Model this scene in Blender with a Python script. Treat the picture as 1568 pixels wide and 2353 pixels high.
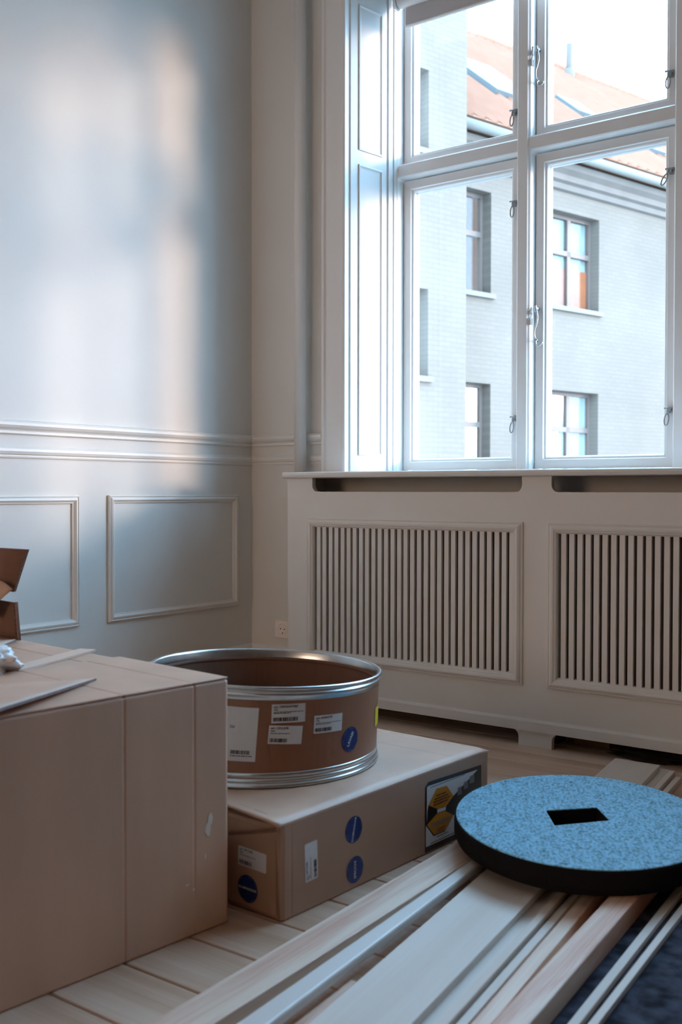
import bpy, bmesh, math, random
from mathutils import Vector, Matrix
from mathutils import noise as mnoise
random.seed(7)
for o in list(bpy.data.objects): bpy.data.objects.remove(o)
SC = bpy.context.scene
COL = SC.collection

# ---------------------------------------------------------------- camera, world, lights, exposure
CAM = Vector((2.769702, -3.171085, 0.81))
YAW, PITCH, ROLL = math.radians(-36.16893), math.radians(-1.191416), math.radians(0.068644)
fw = Vector((math.sin(YAW)*math.cos(PITCH), math.cos(YAW)*math.cos(PITCH), math.sin(PITCH)))
rt = Vector((math.cos(YAW), -math.sin(YAW), 0)); up = rt.cross(fw)
c_, s_ = math.cos(ROLL), math.sin(ROLL)
rt, up = c_*rt + s_*up, -s_*rt + c_*up
cd = bpy.data.cameras.new('camera'); cam = bpy.data.objects.new('camera', cd); COL.objects.link(cam)
mw = Matrix.Identity(4)
for i in range(3):
    mw[i][0], mw[i][1], mw[i][2], mw[i][3] = rt[i], up[i], -fw[i], CAM[i]
cam.matrix_world = mw
cd.sensor_fit = 'HORIZONTAL'; cd.sensor_width = 36.0; cd.lens = 2361.11/1568*36.0
cd.clip_start = 0.05; cd.clip_end = 300
cd.dof.use_dof = True; cd.dof.focus_distance = 3.3; cd.dof.aperture_fstop = 7.5
SC.camera = cam

wd = bpy.data.worlds.new('sky'); SC.world = wd; wd.use_nodes = True
bg = wd.node_tree.nodes['Background']
bg.inputs['Color'].default_value = (0.49, 0.86, 1.26, 1); bg.inputs['Strength'].default_value = 11.6

def sun(name, az, el, ang, col, st):
    l = bpy.data.lights.new(name, 'SUN'); l.angle = math.radians(ang); l.color = col; l.energy = st
    o = bpy.data.objects.new(name, l); COL.objects.link(o)
    a, e = math.radians(az), math.radians(el)
    d = Vector((math.sin(a)*math.cos(e), math.cos(a)*math.cos(e), math.sin(e)))   # towards the sun
    o.rotation_euler = (-d).to_track_quat('-Z', 'Y').to_euler()
    o.location = (20, 12, 8)
    return o
sun('evening_sun', 60.0, 4.6, 8.0, (1.0, 0.60, 0.36), 2.0)
sun('evening_sun_haze', 63.0, 9.4, 4.5, (1.0, 0.80, 0.68), 1.2)
sun('evening_sky_glow', 48.0, 13.0, 10.0, (1.0, 0.78, 0.66), 1.3)

def area(name, loc, aim, sx, sy, col, w):
    l = bpy.data.lights.new(name, 'AREA'); l.shape = 'RECTANGLE'; l.size = sx; l.size_y = sy; l.color = col; l.energy = w
    o = bpy.data.objects.new(name, l); COL.objects.link(o); o.location = loc
    o.rotation_euler = (Vector(aim)-Vector(loc)).to_track_quat('-Z', 'Y').to_euler(); return o
area('room_lamp_light', (0.50, -5.0, 1.25), (0.9, 0.0, 1.0), 1.2, 1.2, (1.0, 0.69, 0.49), 30)  # warm fill added behind the camera, not a lamp of the room

SC.view_settings.view_transform = 'Standard'; SC.view_settings.look = 'None'
SC.view_settings.exposure = 0.0; SC.view_settings.gamma = 1.0
SC.view_settings.use_curve_mapping = False
SC.cycles.use_denoising = True
SC.cycles.max_bounces = 10; SC.cycles.diffuse_bounces = 6; SC.cycles.transparent_max_bounces = 12
SC.cycles.caustics_reflective = False; SC.cycles.caustics_refractive = False
SC.cycles.sample_clamp_indirect = 6

# ---------------------------------------------------------------- materials
def mat(name, col, rough=0.5, metal=0.0, spec=0.5, noise=0.0, nscale=40, bump=0.0, bscale=200, nstretch=(1, 1, 1), col2=None):
    m = bpy.data.materials.new(name); m.use_nodes = True
    nt = m.node_tree; b = nt.nodes['Principled BSDF']
    b.inputs['Base Color'].default_value = (*col, 1); b.inputs['Roughness'].default_value = rough
    b.inputs['Metallic'].default_value = metal; b.inputs['Specular IOR Level'].default_value = spec
    tc = nt.nodes.new('ShaderNodeTexCoord')
    if noise or col2:
        mp = nt.nodes.new('ShaderNodeMapping'); mp.inputs['Scale'].default_value = nstretch
        nz = nt.nodes.new('ShaderNodeTexNoise'); nz.inputs['Scale'].default_value = nscale; nz.inputs['Detail'].default_value = 4
        rp = nt.nodes.new('ShaderNodeMix'); rp.data_type = 'RGBA'
        rr = nt.nodes.new('ShaderNodeMapRange'); rr.inputs[1].default_value = 0.35; rr.inputs[2].default_value = 0.65
        c2 = col2 or tuple(max(0, c*(1-noise)) for c in col)
        rp.inputs[6].default_value = (*col, 1); rp.inputs[7].default_value = (*c2, 1)
        nt.links.new(tc.outputs['Object'], mp.inputs[0]); nt.links.new(mp.outputs[0], nz.inputs['Vector'])
        nt.links.new(nz.outputs['Fac'], rr.inputs[0]); nt.links.new(rr.outputs[0], rp.inputs[0]); nt.links.new(rp.outputs[2], b.inputs['Base Color'])
    if bump:
        nb = nt.nodes.new('ShaderNodeTexNoise'); nb.inputs['Scale'].default_value = bscale; nb.inputs['Detail'].default_value = 3
        bp = nt.nodes.new('ShaderNodeBump'); bp.inputs['Strength'].default_value = bump; bp.inputs['Distance'].default_value = 0.002
        nt.links.new(tc.outputs['Object'], nb.inputs['Vector']); nt.links.new(nb.outputs['Fac'], bp.inputs['Height'])
        nt.links.new(bp.outputs[0], b.inputs['Normal'])
    return m

def wood(name, c1, c2, rough=0.45, ring=10.0, long=0.05, knots=0.0, contrast=(0.35, 0.68)):
    """grain runs along the object's local X"""
    m = bpy.data.materials.new(name); m.use_nodes = True; nt = m.node_tree; b = nt.nodes['Principled BSDF']
    b.inputs['Roughness'].default_value = rough
    L = nt.links.new
    tc = nt.nodes.new('ShaderNodeTexCoord'); oi = nt.nodes.new('ShaderNodeObjectInfo')
    ml = nt.nodes.new('ShaderNodeVectorMath'); ml.operation = 'SCALE'; ml.inputs[3].default_value = 37.0
    cx = nt.nodes.new('ShaderNodeCombineXYZ')
    for i in range(3): L(oi.outputs['Random'], cx.inputs[i])
    L(cx.outputs[0], ml.inputs[0])
    ad = nt.nodes.new('ShaderNodeVectorMath'); L(tc.outputs['Object'], ad.inputs[0]); L(ml.outputs[0], ad.inputs[1])
    mp = nt.nodes.new('ShaderNodeMapping'); mp.inputs['Scale'].default_value = (long*ring, ring, ring); L(ad.outputs[0], mp.inputs[0])
    n1 = nt.nodes.new('ShaderNodeTexNoise'); n1.inputs['Scale'].default_value = 1.4; n1.inputs['Detail'].default_value = 5; n1.inputs['Distortion'].default_value = 0.7
    L(mp.outputs[0], n1.inputs['Vector'])
    n2 = nt.nodes.new('ShaderNodeTexNoise'); n2.inputs['Scale'].default_value = 9; n2.inputs['Detail'].default_value = 4
    mp2 = nt.nodes.new('ShaderNodeMapping'); mp2.inputs['Scale'].default_value = (long*ring*.6, ring*2.5, ring*2.5); L(ad.outputs[0], mp2.inputs[0]); L(mp2.outputs[0], n2.inputs['Vector'])
    mxf = nt.nodes.new('ShaderNodeMath'); mxf.operation = 'MULTIPLY_ADD'; mxf.inputs[1].default_value = 0.35
    sb = nt.nodes.new('ShaderNodeMath'); sb.operation = 'SUBTRACT'; sb.inputs[1].default_value = 0.5
    L(n2.outputs['Fac'], sb.inputs[0]); L(sb.outputs[0], mxf.inputs[0]); L(n1.outputs['Fac'], mxf.inputs[2])
    rr = nt.nodes.new('ShaderNodeMapRange'); rr.inputs[1].default_value = contrast[0]; rr.inputs[2].default_value = contrast[1]
    L(mxf.outputs[0], rr.inputs[0])
    mx = nt.nodes.new('ShaderNodeMix'); mx.data_type = 'RGBA'; mx.inputs[6].default_value = (*c1, 1); mx.inputs[7].default_value = (*c2, 1)
    L(rr.outputs[0], mx.inputs[0]); out = mx.outputs[2]
    if knots:
        vo = nt.nodes.new('ShaderNodeTexVoronoi'); vo.inputs['Scale'].default_value = 3.2
        mp3 = nt.nodes.new('ShaderNodeMapping'); mp3.inputs['Scale'].default_value = (.75, 1.6, .3); L(ad.outputs[0], mp3.inputs[0]); L(mp3.outputs[0], vo.inputs['Vector'])
        kr = nt.nodes.new('ShaderNodeMapRange'); kr.inputs[1].default_value = 0.035; kr.inputs[2].default_value = 0.10; kr.inputs[3].default_value = knots; kr.inputs[4].default_value = 0
        L(vo.outputs['Distance'], kr.inputs[0])
        mk = nt.nodes.new('ShaderNodeMix'); mk.data_type = 'RGBA'; mk.inputs[7].default_value = (c2[0]*.35, c2[1]*.3, c2[2]*.28, 1)
        L(kr.outputs[0], mk.inputs[0]); L(out, mk.inputs[6]); out = mk.outputs[2]
    L(out, b.inputs['Base Color'])
    return m

M = {}
M['wall'] = mat('wall_paint', (0.70, 0.69, 0.66), 0.75, noise=0.03, nscale=3, bump=0.25, bscale=420)
M['trimw'] = mat('trim_paint', (0.74, 0.73, 0.70), 0.42, noise=0.02, nscale=6)
M['cover'] = mat('cover_paint', (0.72, 0.70, 0.665), 0.5, noise=0.02, nscale=5, bump=0.08, bscale=300)
M['win'] = mat('window_paint', (0.76, 0.76, 0.745), 0.35)
M['rwall'] = mat('far_side_wall_paint', (0.42, 0.33, 0.27), 0.8, noise=.04, nscale=3)
M['ceil'] = mat('ceiling_paint', (0.80, 0.79, 0.77), 0.8, noise=0.02, nscale=4)
M['floor'] = wood('floorboard_wood', (0.68, 0.53, 0.42), (0.50, 0.33, 0.22), 0.5, ring=9, long=0.06, knots=0.85)
M['sub'] = mat('subfloor', (0.06, 0.045, 0.035), 0.9, noise=.3)
M['pine'] = wood('pine_pink_grain', (0.80, 0.68, 0.57), (0.62, 0.37, 0.27), 0.42, ring=18, long=0.05, contrast=(.44, .68))
M['pine2'] = wood('pale_board', (0.73, 0.70, 0.655), (0.68, 0.62, 0.56), 0.5, ring=8, long=0.06)
M['pine3'] = wood('beam_pine', (0.78, 0.61, 0.49), (0.62, 0.33, 0.22), 0.42, ring=15, long=0.09, knots=0.9, contrast=(.40, .62))
M['painted'] = mat('painted_batten', (0.74, 0.76, 0.76), 0.38, noise=0.04, nscale=8, nstretch=(.2, 1, 1))
M['card'] = mat('cardboard', (0.70, 0.44, 0.305), 0.55, spec=1.0, noise=0.16, nscale=7, nstretch=(1, 1, .25), bump=0.12, bscale=260)
M['card2'] = mat('cardboard_brown', (0.46, 0.275, 0.19), 0.55, spec=.6, noise=0.14, nscale=6, nstretch=(.5, 1, 1), bump=0.12, bscale=240)
M['cardedge'] = mat('cardboard_edge', (0.30, 0.20, 0.18), 0.9, noise=0.5, nscale=300)
M['carddark'] = mat('cardboard_inside', (0.17, 0.085, 0.055), 0.85, noise=.15, nscale=12)  # darker cardboard, shade of inner and turned-away faces put into the colour
M['paper'] = mat('kraft_paper', (0.50, 0.33, 0.24), 0.8, noise=.1, nscale=20)
M['tape'] = mat('packing_tape', (0.72, 0.52, 0.41), 0.32, noise=.05)
M['drum'] = mat('drum_fibre', (0.33, 0.145, 0.085), 0.42, noise=0.13, nscale=9, nstretch=(1, 1, .3), bump=0.1, bscale=220)
M['steel'] = mat('galvanised_steel', (0.60, 0.63, 0.64), 0.28, metal=1.0, noise=0.12, nscale=25)
M['hook'] = mat('chrome_iron', (0.55, 0.57, 0.58), 0.25, metal=1.0)
M['iron'] = mat('dark_iron', (0.36, 0.38, 0.39), 0.45, metal=.9)
M['label'] = mat('label_paper', (0.72, 0.70, 0.71), 0.55, noise=.03, nscale=60)
M['ink'] = mat('black_ink', (0.03, 0.03, 0.035), 0.5)
M['greyink'] = mat('grey_ink', (0.19, 0.19, 0.2), 0.5)
M['blue'] = mat('blue_sticker', (0.008, 0.03, 0.15), 0.35)
M['bluelight'] = mat('pale_blue_ink', (0.06, 0.14, 0.28), 0.4)
M['white'] = mat('white_ink', (0.75, 0.77, 0.80), 0.45)
M['orange'] = mat('orange_ink', (0.62, 0.24, 0.02), 0.45, noise=.08, nscale=90)
M['blackgloss'] = mat('black_print', (0.012, 0.014, 0.016), 0.35)
M['yellow'] = mat('yellow_sticker', (0.72, 0.58, 0.02), 0.45)
M['plastic'] = mat('white_plastic_bag', (0.82, 0.82, 0.84), 0.25, bump=.3, bscale=40)
M['scuff'] = mat('scuffed_paper', (0.80, 0.74, 0.68), 0.8)
M['rubber'] = mat('black_foam', (0.010, 0.010, 0.012), 0.9, spec=.15, bump=.6, bscale=250)
M['carpet'] = mat('dark_felt_rug', (0.016, 0.018, 0.025), 0.95, spec=.1, col2=(0.075, 0.088, 0.125), nscale=24, bump=.7, bscale=190)
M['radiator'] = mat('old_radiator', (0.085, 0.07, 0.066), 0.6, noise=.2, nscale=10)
M['rubble'] = mat('dark_rag', (0.03, 0.026, 0.024), 0.95, noise=.4, nscale=30)
M['block'] = mat('wood_block', (0.36, 0.22, 0.09), 0.7, noise=.2, nscale=30)
M['socket'] = mat('socket_plastic', (0.86, 0.80, 0.76), 0.35)
M['black'] = mat('hole_black', (0.01, 0.01, 0.01), 0.8)
M['fabric'] = mat('blind_fabric', (0.52, 0.50, 0.50), 0.85, noise=.05, nscale=80, nstretch=(1, 1, 6))
def felt():
    m = mat('blue_felt', (0.10, 0.255, 0.37), 0.95, spec=.2, bump=1.0, bscale=170)
    nt = m.node_tree; b = nt.nodes['Principled BSDF']; L = nt.links.new
    tc = nt.nodes.new('ShaderNodeTexCoord'); mp = nt.nodes.new('ShaderNodeMapping'); mp.inputs['Scale'].default_value = (1, .55, 1)
    n = nt.nodes.new('ShaderNodeTexNoise'); n.inputs['Scale'].default_value = 165; n.inputs['Detail'].default_value = 3
    n2 = nt.nodes.new('ShaderNodeTexNoise'); n2.inputs['Scale'].default_value = 48; n2.inputs['Detail'].default_value = 4
    av = nt.nodes.new('ShaderNodeMath'); av.operation = 'MULTIPLY_ADD'; av.inputs[1].default_value = .45
    rr = nt.nodes.new('ShaderNodeMapRange'); rr.inputs[1].default_value = .48; rr.inputs[2].default_value = .82
    mx = nt.nodes.new('ShaderNodeMix'); mx.data_type = 'RGBA'; mx.inputs[6].default_value = (.06, .145, .20, 1); mx.inputs[7].default_value = (.27, .59, .79, 1)
    L(tc.outputs['Object'], mp.inputs[0]); L(mp.outputs[0], n.inputs['Vector']); L(mp.outputs[0], n2.inputs['Vector'])
    L(n2.outputs['Fac'], av.inputs[0]); L(n.outputs['Fac'], av.inputs[2]); L(av.outputs[0], rr.inputs[0]); L(rr.outputs[0], mx.inputs[0]); L(mx.outputs[2], b.inputs['Base Color'])
    b.inputs['Sheen Weight'].default_value = .4; b.inputs['Sheen Tint'].default_value = (.5, .75, 1, 1)
    return m
M['felt'] = felt()
def brickwall():
    m = bpy.data.materials.new('whitewashed_brick'); m.use_nodes = True; nt = m.node_tree; b = nt.nodes['Principled BSDF']; L = nt.links.new
    b.inputs['Roughness'].default_value = .9; b.inputs['Specular IOR Level'].default_value = .1
    tc = nt.nodes.new('ShaderNodeTexCoord'); sp = nt.nodes.new('ShaderNodeSeparateXYZ'); cb = nt.nodes.new('ShaderNodeCombineXYZ')
    br = nt.nodes.new('ShaderNodeTexBrick'); br.inputs['Scale'].default_value = 4.3
    br.inputs['Color1'].default_value = (.172, .129, .102, 1); br.inputs['Color2'].default_value = (.161, .121, .095, 1); br.inputs['Mortar'].default_value = (.146, .110, .087, 1)
    br.inputs['Mortar Size'].default_value = .03; br.inputs['Brick Width'].default_value = .9; br.inputs['Row Height'].default_value = .28
    L(tc.outputs['Object'], sp.inputs[0]); L(sp.outputs[0], cb.inputs[0]); L(sp.outputs[2], cb.inputs[1]); L(cb.outputs[0], br.inputs['Vector'])
    n = nt.nodes.new('ShaderNodeTexNoise'); n.inputs['Scale'].default_value = .7; n.inputs['Detail'].default_value = 5; L(tc.outputs['Object'], n.inputs['Vector'])
    rr = nt.nodes.new('ShaderNodeMapRange'); rr.inputs[1].default_value = .3; rr.inputs[2].default_value = .7; rr.inputs[3].default_value = .9; rr.inputs[4].default_value = 1.06
    L(n.outputs['Fac'], rr.inputs[0])
    mu = nt.nodes.new('ShaderNodeVectorMath'); mu.operation = 'SCALE'; L(br.outputs['Color'], mu.inputs[0]); L(rr.outputs[0], mu.inputs[3]); L(mu.outputs[0], b.inputs['Base Color'])
    return m
M['brick'] = brickwall()
def tilesm():
    m = bpy.data.materials.new('red_roof_tile'); m.use_nodes = True; nt = m.node_tree; b = nt.nodes['Principled BSDF']; L = nt.links.new
    b.inputs['Roughness'].default_value = .9; b.inputs['Specular IOR Level'].default_value = .05
    tc = nt.nodes.new('ShaderNodeTexCoord'); n = nt.nodes.new('ShaderNodeTexNoise'); n.inputs['Scale'].default_value = 2.6; n.inputs['Detail'].default_value = 6
    L(tc.outputs['Object'], n.inputs['Vector'])
    mx = nt.nodes.new('ShaderNodeMix'); mx.data_type = 'RGBA'; mx.inputs[6].default_value = (.25, .11, .066, 1); mx.inputs[7].default_value = (.31, .15, .10, 1)
    L(n.outputs['Fac'], mx.inputs[0]); L(mx.outputs[2], b.inputs['Base Color'])
    return m
M['tile'] = tilesm()
M['stone'] = mat('cornice_render', (.142, .105, .083), .8, noise=.15, nscale=3)
M['gutter'] = mat('zinc_gutter', (.20, .16, .13), .5, noise=.1)
M['ewin'] = mat('far_window_paint', (.14, .09, .07), .6, noise=.1)
M['esill'] = mat('far_sill', (.12, .105, .09), .6)
M['netcurtain'] = mat('white_net_curtain', (.34, .31, .27), .9, noise=.15, nscale=9, nstretch=(4, 1, .3))  # white sky reflection of the far panes, given as a colour
M['reveal'] = mat('reveal_paint', (0.62, 0.62, 0.605), 0.4)  # window paint darkened to offset the strong light on the reveals
M['curtain'] = mat('orange_curtain', (.42, .095, .025), .8, noise=.15, nscale=6)  # sunlit roof mirrored in the far panes, given as a colour
M['lead'] = mat('skylight_flashing', (.10, .115, .115), .5, noise=.1)
M['ground'] = mat('courtyard_ground', (.24, .24, .23), .9, noise=.2, nscale=.5)
M['room'] = mat('far_room_wall', (.45, .47, .48), .9)
def glass(name, refl, tint=(1, 1, 1)):
    m = bpy.data.materials.new(name); m.use_nodes = True; nt = m.node_tree; L = nt.links.new
    nt.nodes.remove(nt.nodes['Principled BSDF'])
    out = nt.nodes['Material Output']; t = nt.nodes.new('ShaderNodeBsdfTransparent'); g = nt.nodes.new('ShaderNodeBsdfGlossy'); x = nt.nodes.new('ShaderNodeMixShader')
    t.inputs[0].default_value = (*tint, 1); g.inputs['Roughness'].default_value = .01; x.inputs[0].default_value = refl
    L(t.outputs[0], x.inputs[1]); L(g.outputs[0], x.inputs[2]); L(x.outputs[0], out.inputs[0]); return m
M['glass'] = glass('window_glass', .04, (.98, .99, .99))
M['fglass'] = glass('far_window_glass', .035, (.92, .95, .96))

# ---------------------------------------------------------------- mesh helpers
class MB:
    def __init__(s): s.v = []; s.f = []; s.sm = []
    def add(s, vs, fs, smooth=False):
        n = len(s.v); s.v += [tuple(v) for v in vs]; s.f += [tuple(i+n for i in f) for f in fs]; s.sm += [smooth]*len(fs); return s
    def box(s, x0, x1, y0, y1, z0, z1):
        return s.add([(x0,y0,z0),(x1,y0,z0),(x1,y1,z0),(x0,y1,z0),(x0,y0,z1),(x1,y0,z1),(x1,y1,z1),(x0,y1,z1)],
                     [(0,3,2,1),(4,5,6,7),(0,1,5,4),(1,2,6,5),(2,3,7,6),(3,0,4,7)])
    def prism(s, poly, vec, smooth=False):
        """poly: list of 3D points; extruded by vec"""
        n = len(poly); p = [Vector(q) for q in poly]; v = Vector(vec)
        s.add(p+[q+v for q in p], [tuple(range(n))[::-1], tuple(range(n, 2*n))])
        k = len(s.v)-2*n
        for i in range(n):
            j = (i+1) % n; s.f.append((k+i, k+j, k+n+j, k+n+i)); s.sm.append(smooth)
        return s
    def rings(s, rings, closed=True, caps=True, smooth=True, cyc=False):
        n = len(rings[0]); vs = [p for r in rings for p in r]; fs = []
        R = len(rings)
        for i in range(R if cyc else R-1):
            a, b = i*n, ((i+1) % R)*n
            for j in range(n if closed else n-1):
                k = (j+1) % n; fs.append((a+j, a+k, b+k, b+j))
        s.add(vs, fs, smooth)
        if caps and closed and not cyc:
            m = len(s.v)-len(vs)
            s.f.append(tuple(m+j for j in range(n))[::-1]); s.sm.append(False)
            s.f.append(tuple(m+(R-1)*n+j for j in range(n))); s.sm.append(False)
        return s
    def tube(s, pts, r, n=10, smooth=True):
        P = [Vector(p) for p in pts]; rings = []; ref = None
        for i, p in enumerate(P):
            d = (P[min(i+1, len(P)-1)]-P[max(i-1, 0)]).normalized()
            if ref is None: ref = Vector((0, 0, 1)) if abs(d.z) < .9 else Vector((1, 0, 0))
            a = d.cross(ref).normalized(); b = a.cross(d).normalized(); ref = b
            rr = r[i] if isinstance(r, (list, tuple)) else r
            rings.append([p+rr*(math.cos(t)*a+math.sin(t)*b) for t in [2*math.pi*k/n for k in range(n)]])
        return s.rings(rings, smooth=smooth)
    def obj(s, name, m, parent=None, bevel=0, bseg=2, smooth=None, auto=None):
        me = bpy.data.meshes.new(name); me.from_pydata([tuple(v) for v in s.v], [], s.f)
        for p, f in zip(me.polygons, s.sm): p.use_smooth = f if smooth is None else smooth
        bm = bmesh.new(); bm.from_mesh(me); bmesh.ops.recalc_face_normals(bm, faces=bm.faces)
        if bevel:
            bmesh.ops.remove_doubles(bm, verts=bm.verts, dist=1e-6)
            es = [e for e in bm.edges if len(e.link_faces) == 2 and e.calc_face_angle(0) > .5]
            bmesh.ops.bevel(bm, geom=es, offset=bevel, segments=bseg, affect='EDGES', profile=.5, clamp_overlap=True)
        bm.to_mesh(me); bm.free()
        ms = m if isinstance(m, (list, tuple)) else [m]
        for q in ms: me.materials.append(q)
        o = bpy.data.objects.new(name, me); COL.objects.link(o)
        if parent is not None: o.parent = parent
        return o
def empty(name, loc=(0, 0, 0), rz=0.0):
    o = bpy.data.objects.new(name, None); COL.objects.link(o); o.location = loc; o.rotation_euler = (0, 0, rz); o.empty_display_size = .1; return o
def tag(o, label=None, cat=None, group=None, kind=None):
    if label: o['label'] = label
    if cat: o['category'] = cat
    if group: o['group'] = group
    if kind: o['kind'] = kind
    return o
def struct(o): o['kind'] = 'structure'; return o
def local(points, o):
    inv = (Matrix.Translation(o.location) @ Matrix.Rotation(o.rotation_euler[2], 4, 'Z')).inverted(); return [inv @ Vector(p) for p in points]
def frame_mould(u0, u1, v0, v1, prof, place):
    """mitred moulding: rectangle u0..u1 x v0..v1 (outer), prof = [(inset, height)], place(u,v,h)->xyz"""
    rings = []
    for i, h in prof:
        rings.append([place(u0+i, v0+i, h), place(u1-i, v0+i, h), place(u1-i, v1-i, h), place(u0+i, v1-i, h)])
    mb = MB(); n = len(rings)
    for a in range(n-1):
        mb.add(rings[a]+rings[a+1], [(j, (j+1) % 4, 4+(j+1) % 4, 4+j) for j in range(4)])
    mb.add(rings[0]+rings[-1], [(j, 4+j, 4+(j+1) % 4, (j+1) % 4) for j in range(4)])
    return mb
def textpolys(s, size, align='LEFT', bold=False):
    cu = bpy.data.curves.new('t', 'FONT'); cu.body = s; cu.size = size; cu.align_x = align; cu.align_y = 'CENTER'; cu.resolution_u = 2
    if bold: cu.offset = size*.018
    o = bpy.data.objects.new('t', cu); COL.objects.link(o); bpy.context.view_layer.update()
    me = bpy.data.meshes.new_from_object(o.evaluated_get(bpy.context.evaluated_depsgraph_get()))
    vs = [(v.co.x, v.co.y) for v in me.vertices]; fs = [tuple(p.vertices) for p in me.polygons]
    bpy.data.objects.remove(o); bpy.data.curves.remove(cu); bpy.data.meshes.remove(me)
    return vs, fs
def rects(lst):
    vs, fs = [], []
    for x0, x1, y0, y1 in lst:
        n = len(vs); vs += [(x0, y0), (x1, y0), (x1, y1), (x0, y1)]; fs.append((n, n+1, n+2, n+3))
    return vs, fs
def disc2(r, n=40, sx=1, cx=0, cy=0): return [(cx+r*sx*math.cos(2*math.pi*k/n), cy+r*math.sin(2*math.pi*k/n)) for k in range(n)], [tuple(range(n))]
def rrect2(w, h, r=.003, n=3):
    P = []
    for cx, cy, a0 in ((w/2-r, h/2-r, 0), (-w/2+r, h/2-r, 90), (-w/2+r, -h/2+r, 180), (w/2-r, -h/2+r, 270)):
        for k in range(n+1):
            a = math.radians(a0+90*k/n); P.append((cx+r*math.cos(a), cy+r*math.sin(a)))
    return P, [tuple(range(len(P)))]
def rot2(vs, deg, c=(0, 0)):
    a = math.radians(deg); return [(c[0]+x*math.cos(a)-y*math.sin(a), c[1]+x*math.sin(a)+y*math.cos(a)) for x, y in vs]
def flat(name, parts, place, m, parent, lift):
    """2-D print laid on a surface. place(x,y,lift)->xyz"""
    mb = MB()
    for vs, fs in parts: mb.add([place(x, y, lift) for x, y in vs], fs)
    me = bpy.data.meshes.new(name); me.from_pydata([tuple(v) for v in mb.v], [], mb.f); me.materials.append(m)
    o = bpy.data.objects.new(name, me); COL.objects.link(o); o.parent = parent; return o
def barcode(x0, x1, y0, y1, seed):
    r = random.Random(seed); out = []; x = x0
    while x < x1:
        w = r.choice((.0006, .0009, .0013, .002)); out.append((x, min(x+w, x1), y0, y1)); x += w+r.choice((.0005, .0008, .0012))
    return rects(out)
def words(x0, x1, y, h, seed):
    """a line of print too small to read in the photograph"""
    r = random.Random(seed); out = []; x = x0
    while x < x1:
        w = r.uniform(.003, .009); out.append((x, min(x+w, x1), y-h/2, y+h/2)); x += w+.0012
    return rects(out)

# ---------------------------------------------------------------- room shell
RX, RY, RZ = 7.6, -5.2, 3.2
WX0, WX1, WZ0, WZ1, WD = 0.487, 2.837, 0.856, 2.80, 0.42
struct(MB().box(-.25, 0, RY, WD, -.05, RZ+.05).obj('wall_left', M['wall']))
wb = MB(); wb.box(0, WX0, 0, WD, -.05, RZ+.05); wb.box(WX1, RX, 0, WD, -.05, RZ+.05); wb.box(WX0, WX1, 0, WD, -.05, WZ0); wb.box(WX0, WX1, 0, WD, WZ1, RZ+.05)
struct(wb.obj('wall_back', M['wall']))
struct(MB().box(RX, RX+.2, RY, WD, -.05, RZ+.05).obj('wall_right', M['rwall']))
struct(MB().box(-.25, RX+.2, RY-.2, RY, -.05, RZ+.05).obj('wall_front', M['rwall']))
struct(MB().box(-.25, RX+.2, RY-.2, WD, RZ+.05, RZ+.2).obj('ceiling', M['ceil']))
fl = struct(MB().box(-.25, RX+.2, RY-.2, WD, -.2, -.022).obj('floor', M['sub']))
BW = 0.1425
bm0 = None; y = -1.6975+BW*12; i = 0
while y > RY:
    y1 = min(y, 0.0); y0 = max(y-BW, RY)
    if y1-y0 > .02:
        ob = MB().box(0, RX, y0+.0021, y1-.0021, -.022, 0.0).obj('board', M['floor'], fl, bevel=.0016, bseg=1)
        cy = (y0+y1)/2
        for v in ob.data.vertices: v.co.y -= cy
        ob.location = (0, cy, 0)
    y -= BW; i += 1

# rails, panel mouldings, baseboards
RAIL1 = [(0, .988), (.006, .988), (.010, .991), (.010, .997), (.007, 1.0), (.011, 1.004), (.018, 1.008), (.024, 1.016), (.024, 1.024), (.018, 1.030), (.006, 1.033), (0, 1.034)]
RAIL2 = [(0, .913), (.005, .913), (.007, .918), (.006, .922), (.011, .926), (.015, .934), (.014, .942), (.008, .947), (.004, .951), (0, .952)]
BASE = [(0, 0), (.016, 0), (.016, .155), (.012, .162), (.012, .170), (.006, .182), (0, .186)]
def run_left(name, prof, mt): return struct(MB().prism([(d, RY, z) for d, z in prof], (0, -RY, 0)).obj(name, mt))
def run_back(name, prof, mt, x0, x1): return struct(MB().prism([(x0, -d, z) for d, z in prof], (x1-x0, 0, 0)).obj(name, mt))
run_left('trim_1', RAIL1, M['trimw']); run_left('trim_2', RAIL2, M['trimw']); run_left('baseboard_left', BASE, M['trimw'])
run_back('trim_3', RAIL1, M['trimw'], 0, .372); run_back('trim_4', RAIL2, M['trimw'], 0, .372); run_back('baseboard_back', BASE, M['trimw'], 0, .352)
PANEL = [(0, 0), (0, .009), (.004, .012), (.007, .009), (.011, .013), (.016, .015), (.020, .011), (.023, .007), (.027, .006), (.027, 0)]
def lp(u, v, h): return (h, u, v)
pn = 5
for (a, b) in ((-.762, -.090), (-1.56, -.892), (-2.36, -1.69)):
    struct(frame_mould(a, b, .350, .793, PANEL, lp).obj('trim_%d' % pn, M['trimw'])); pn += 1

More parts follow.
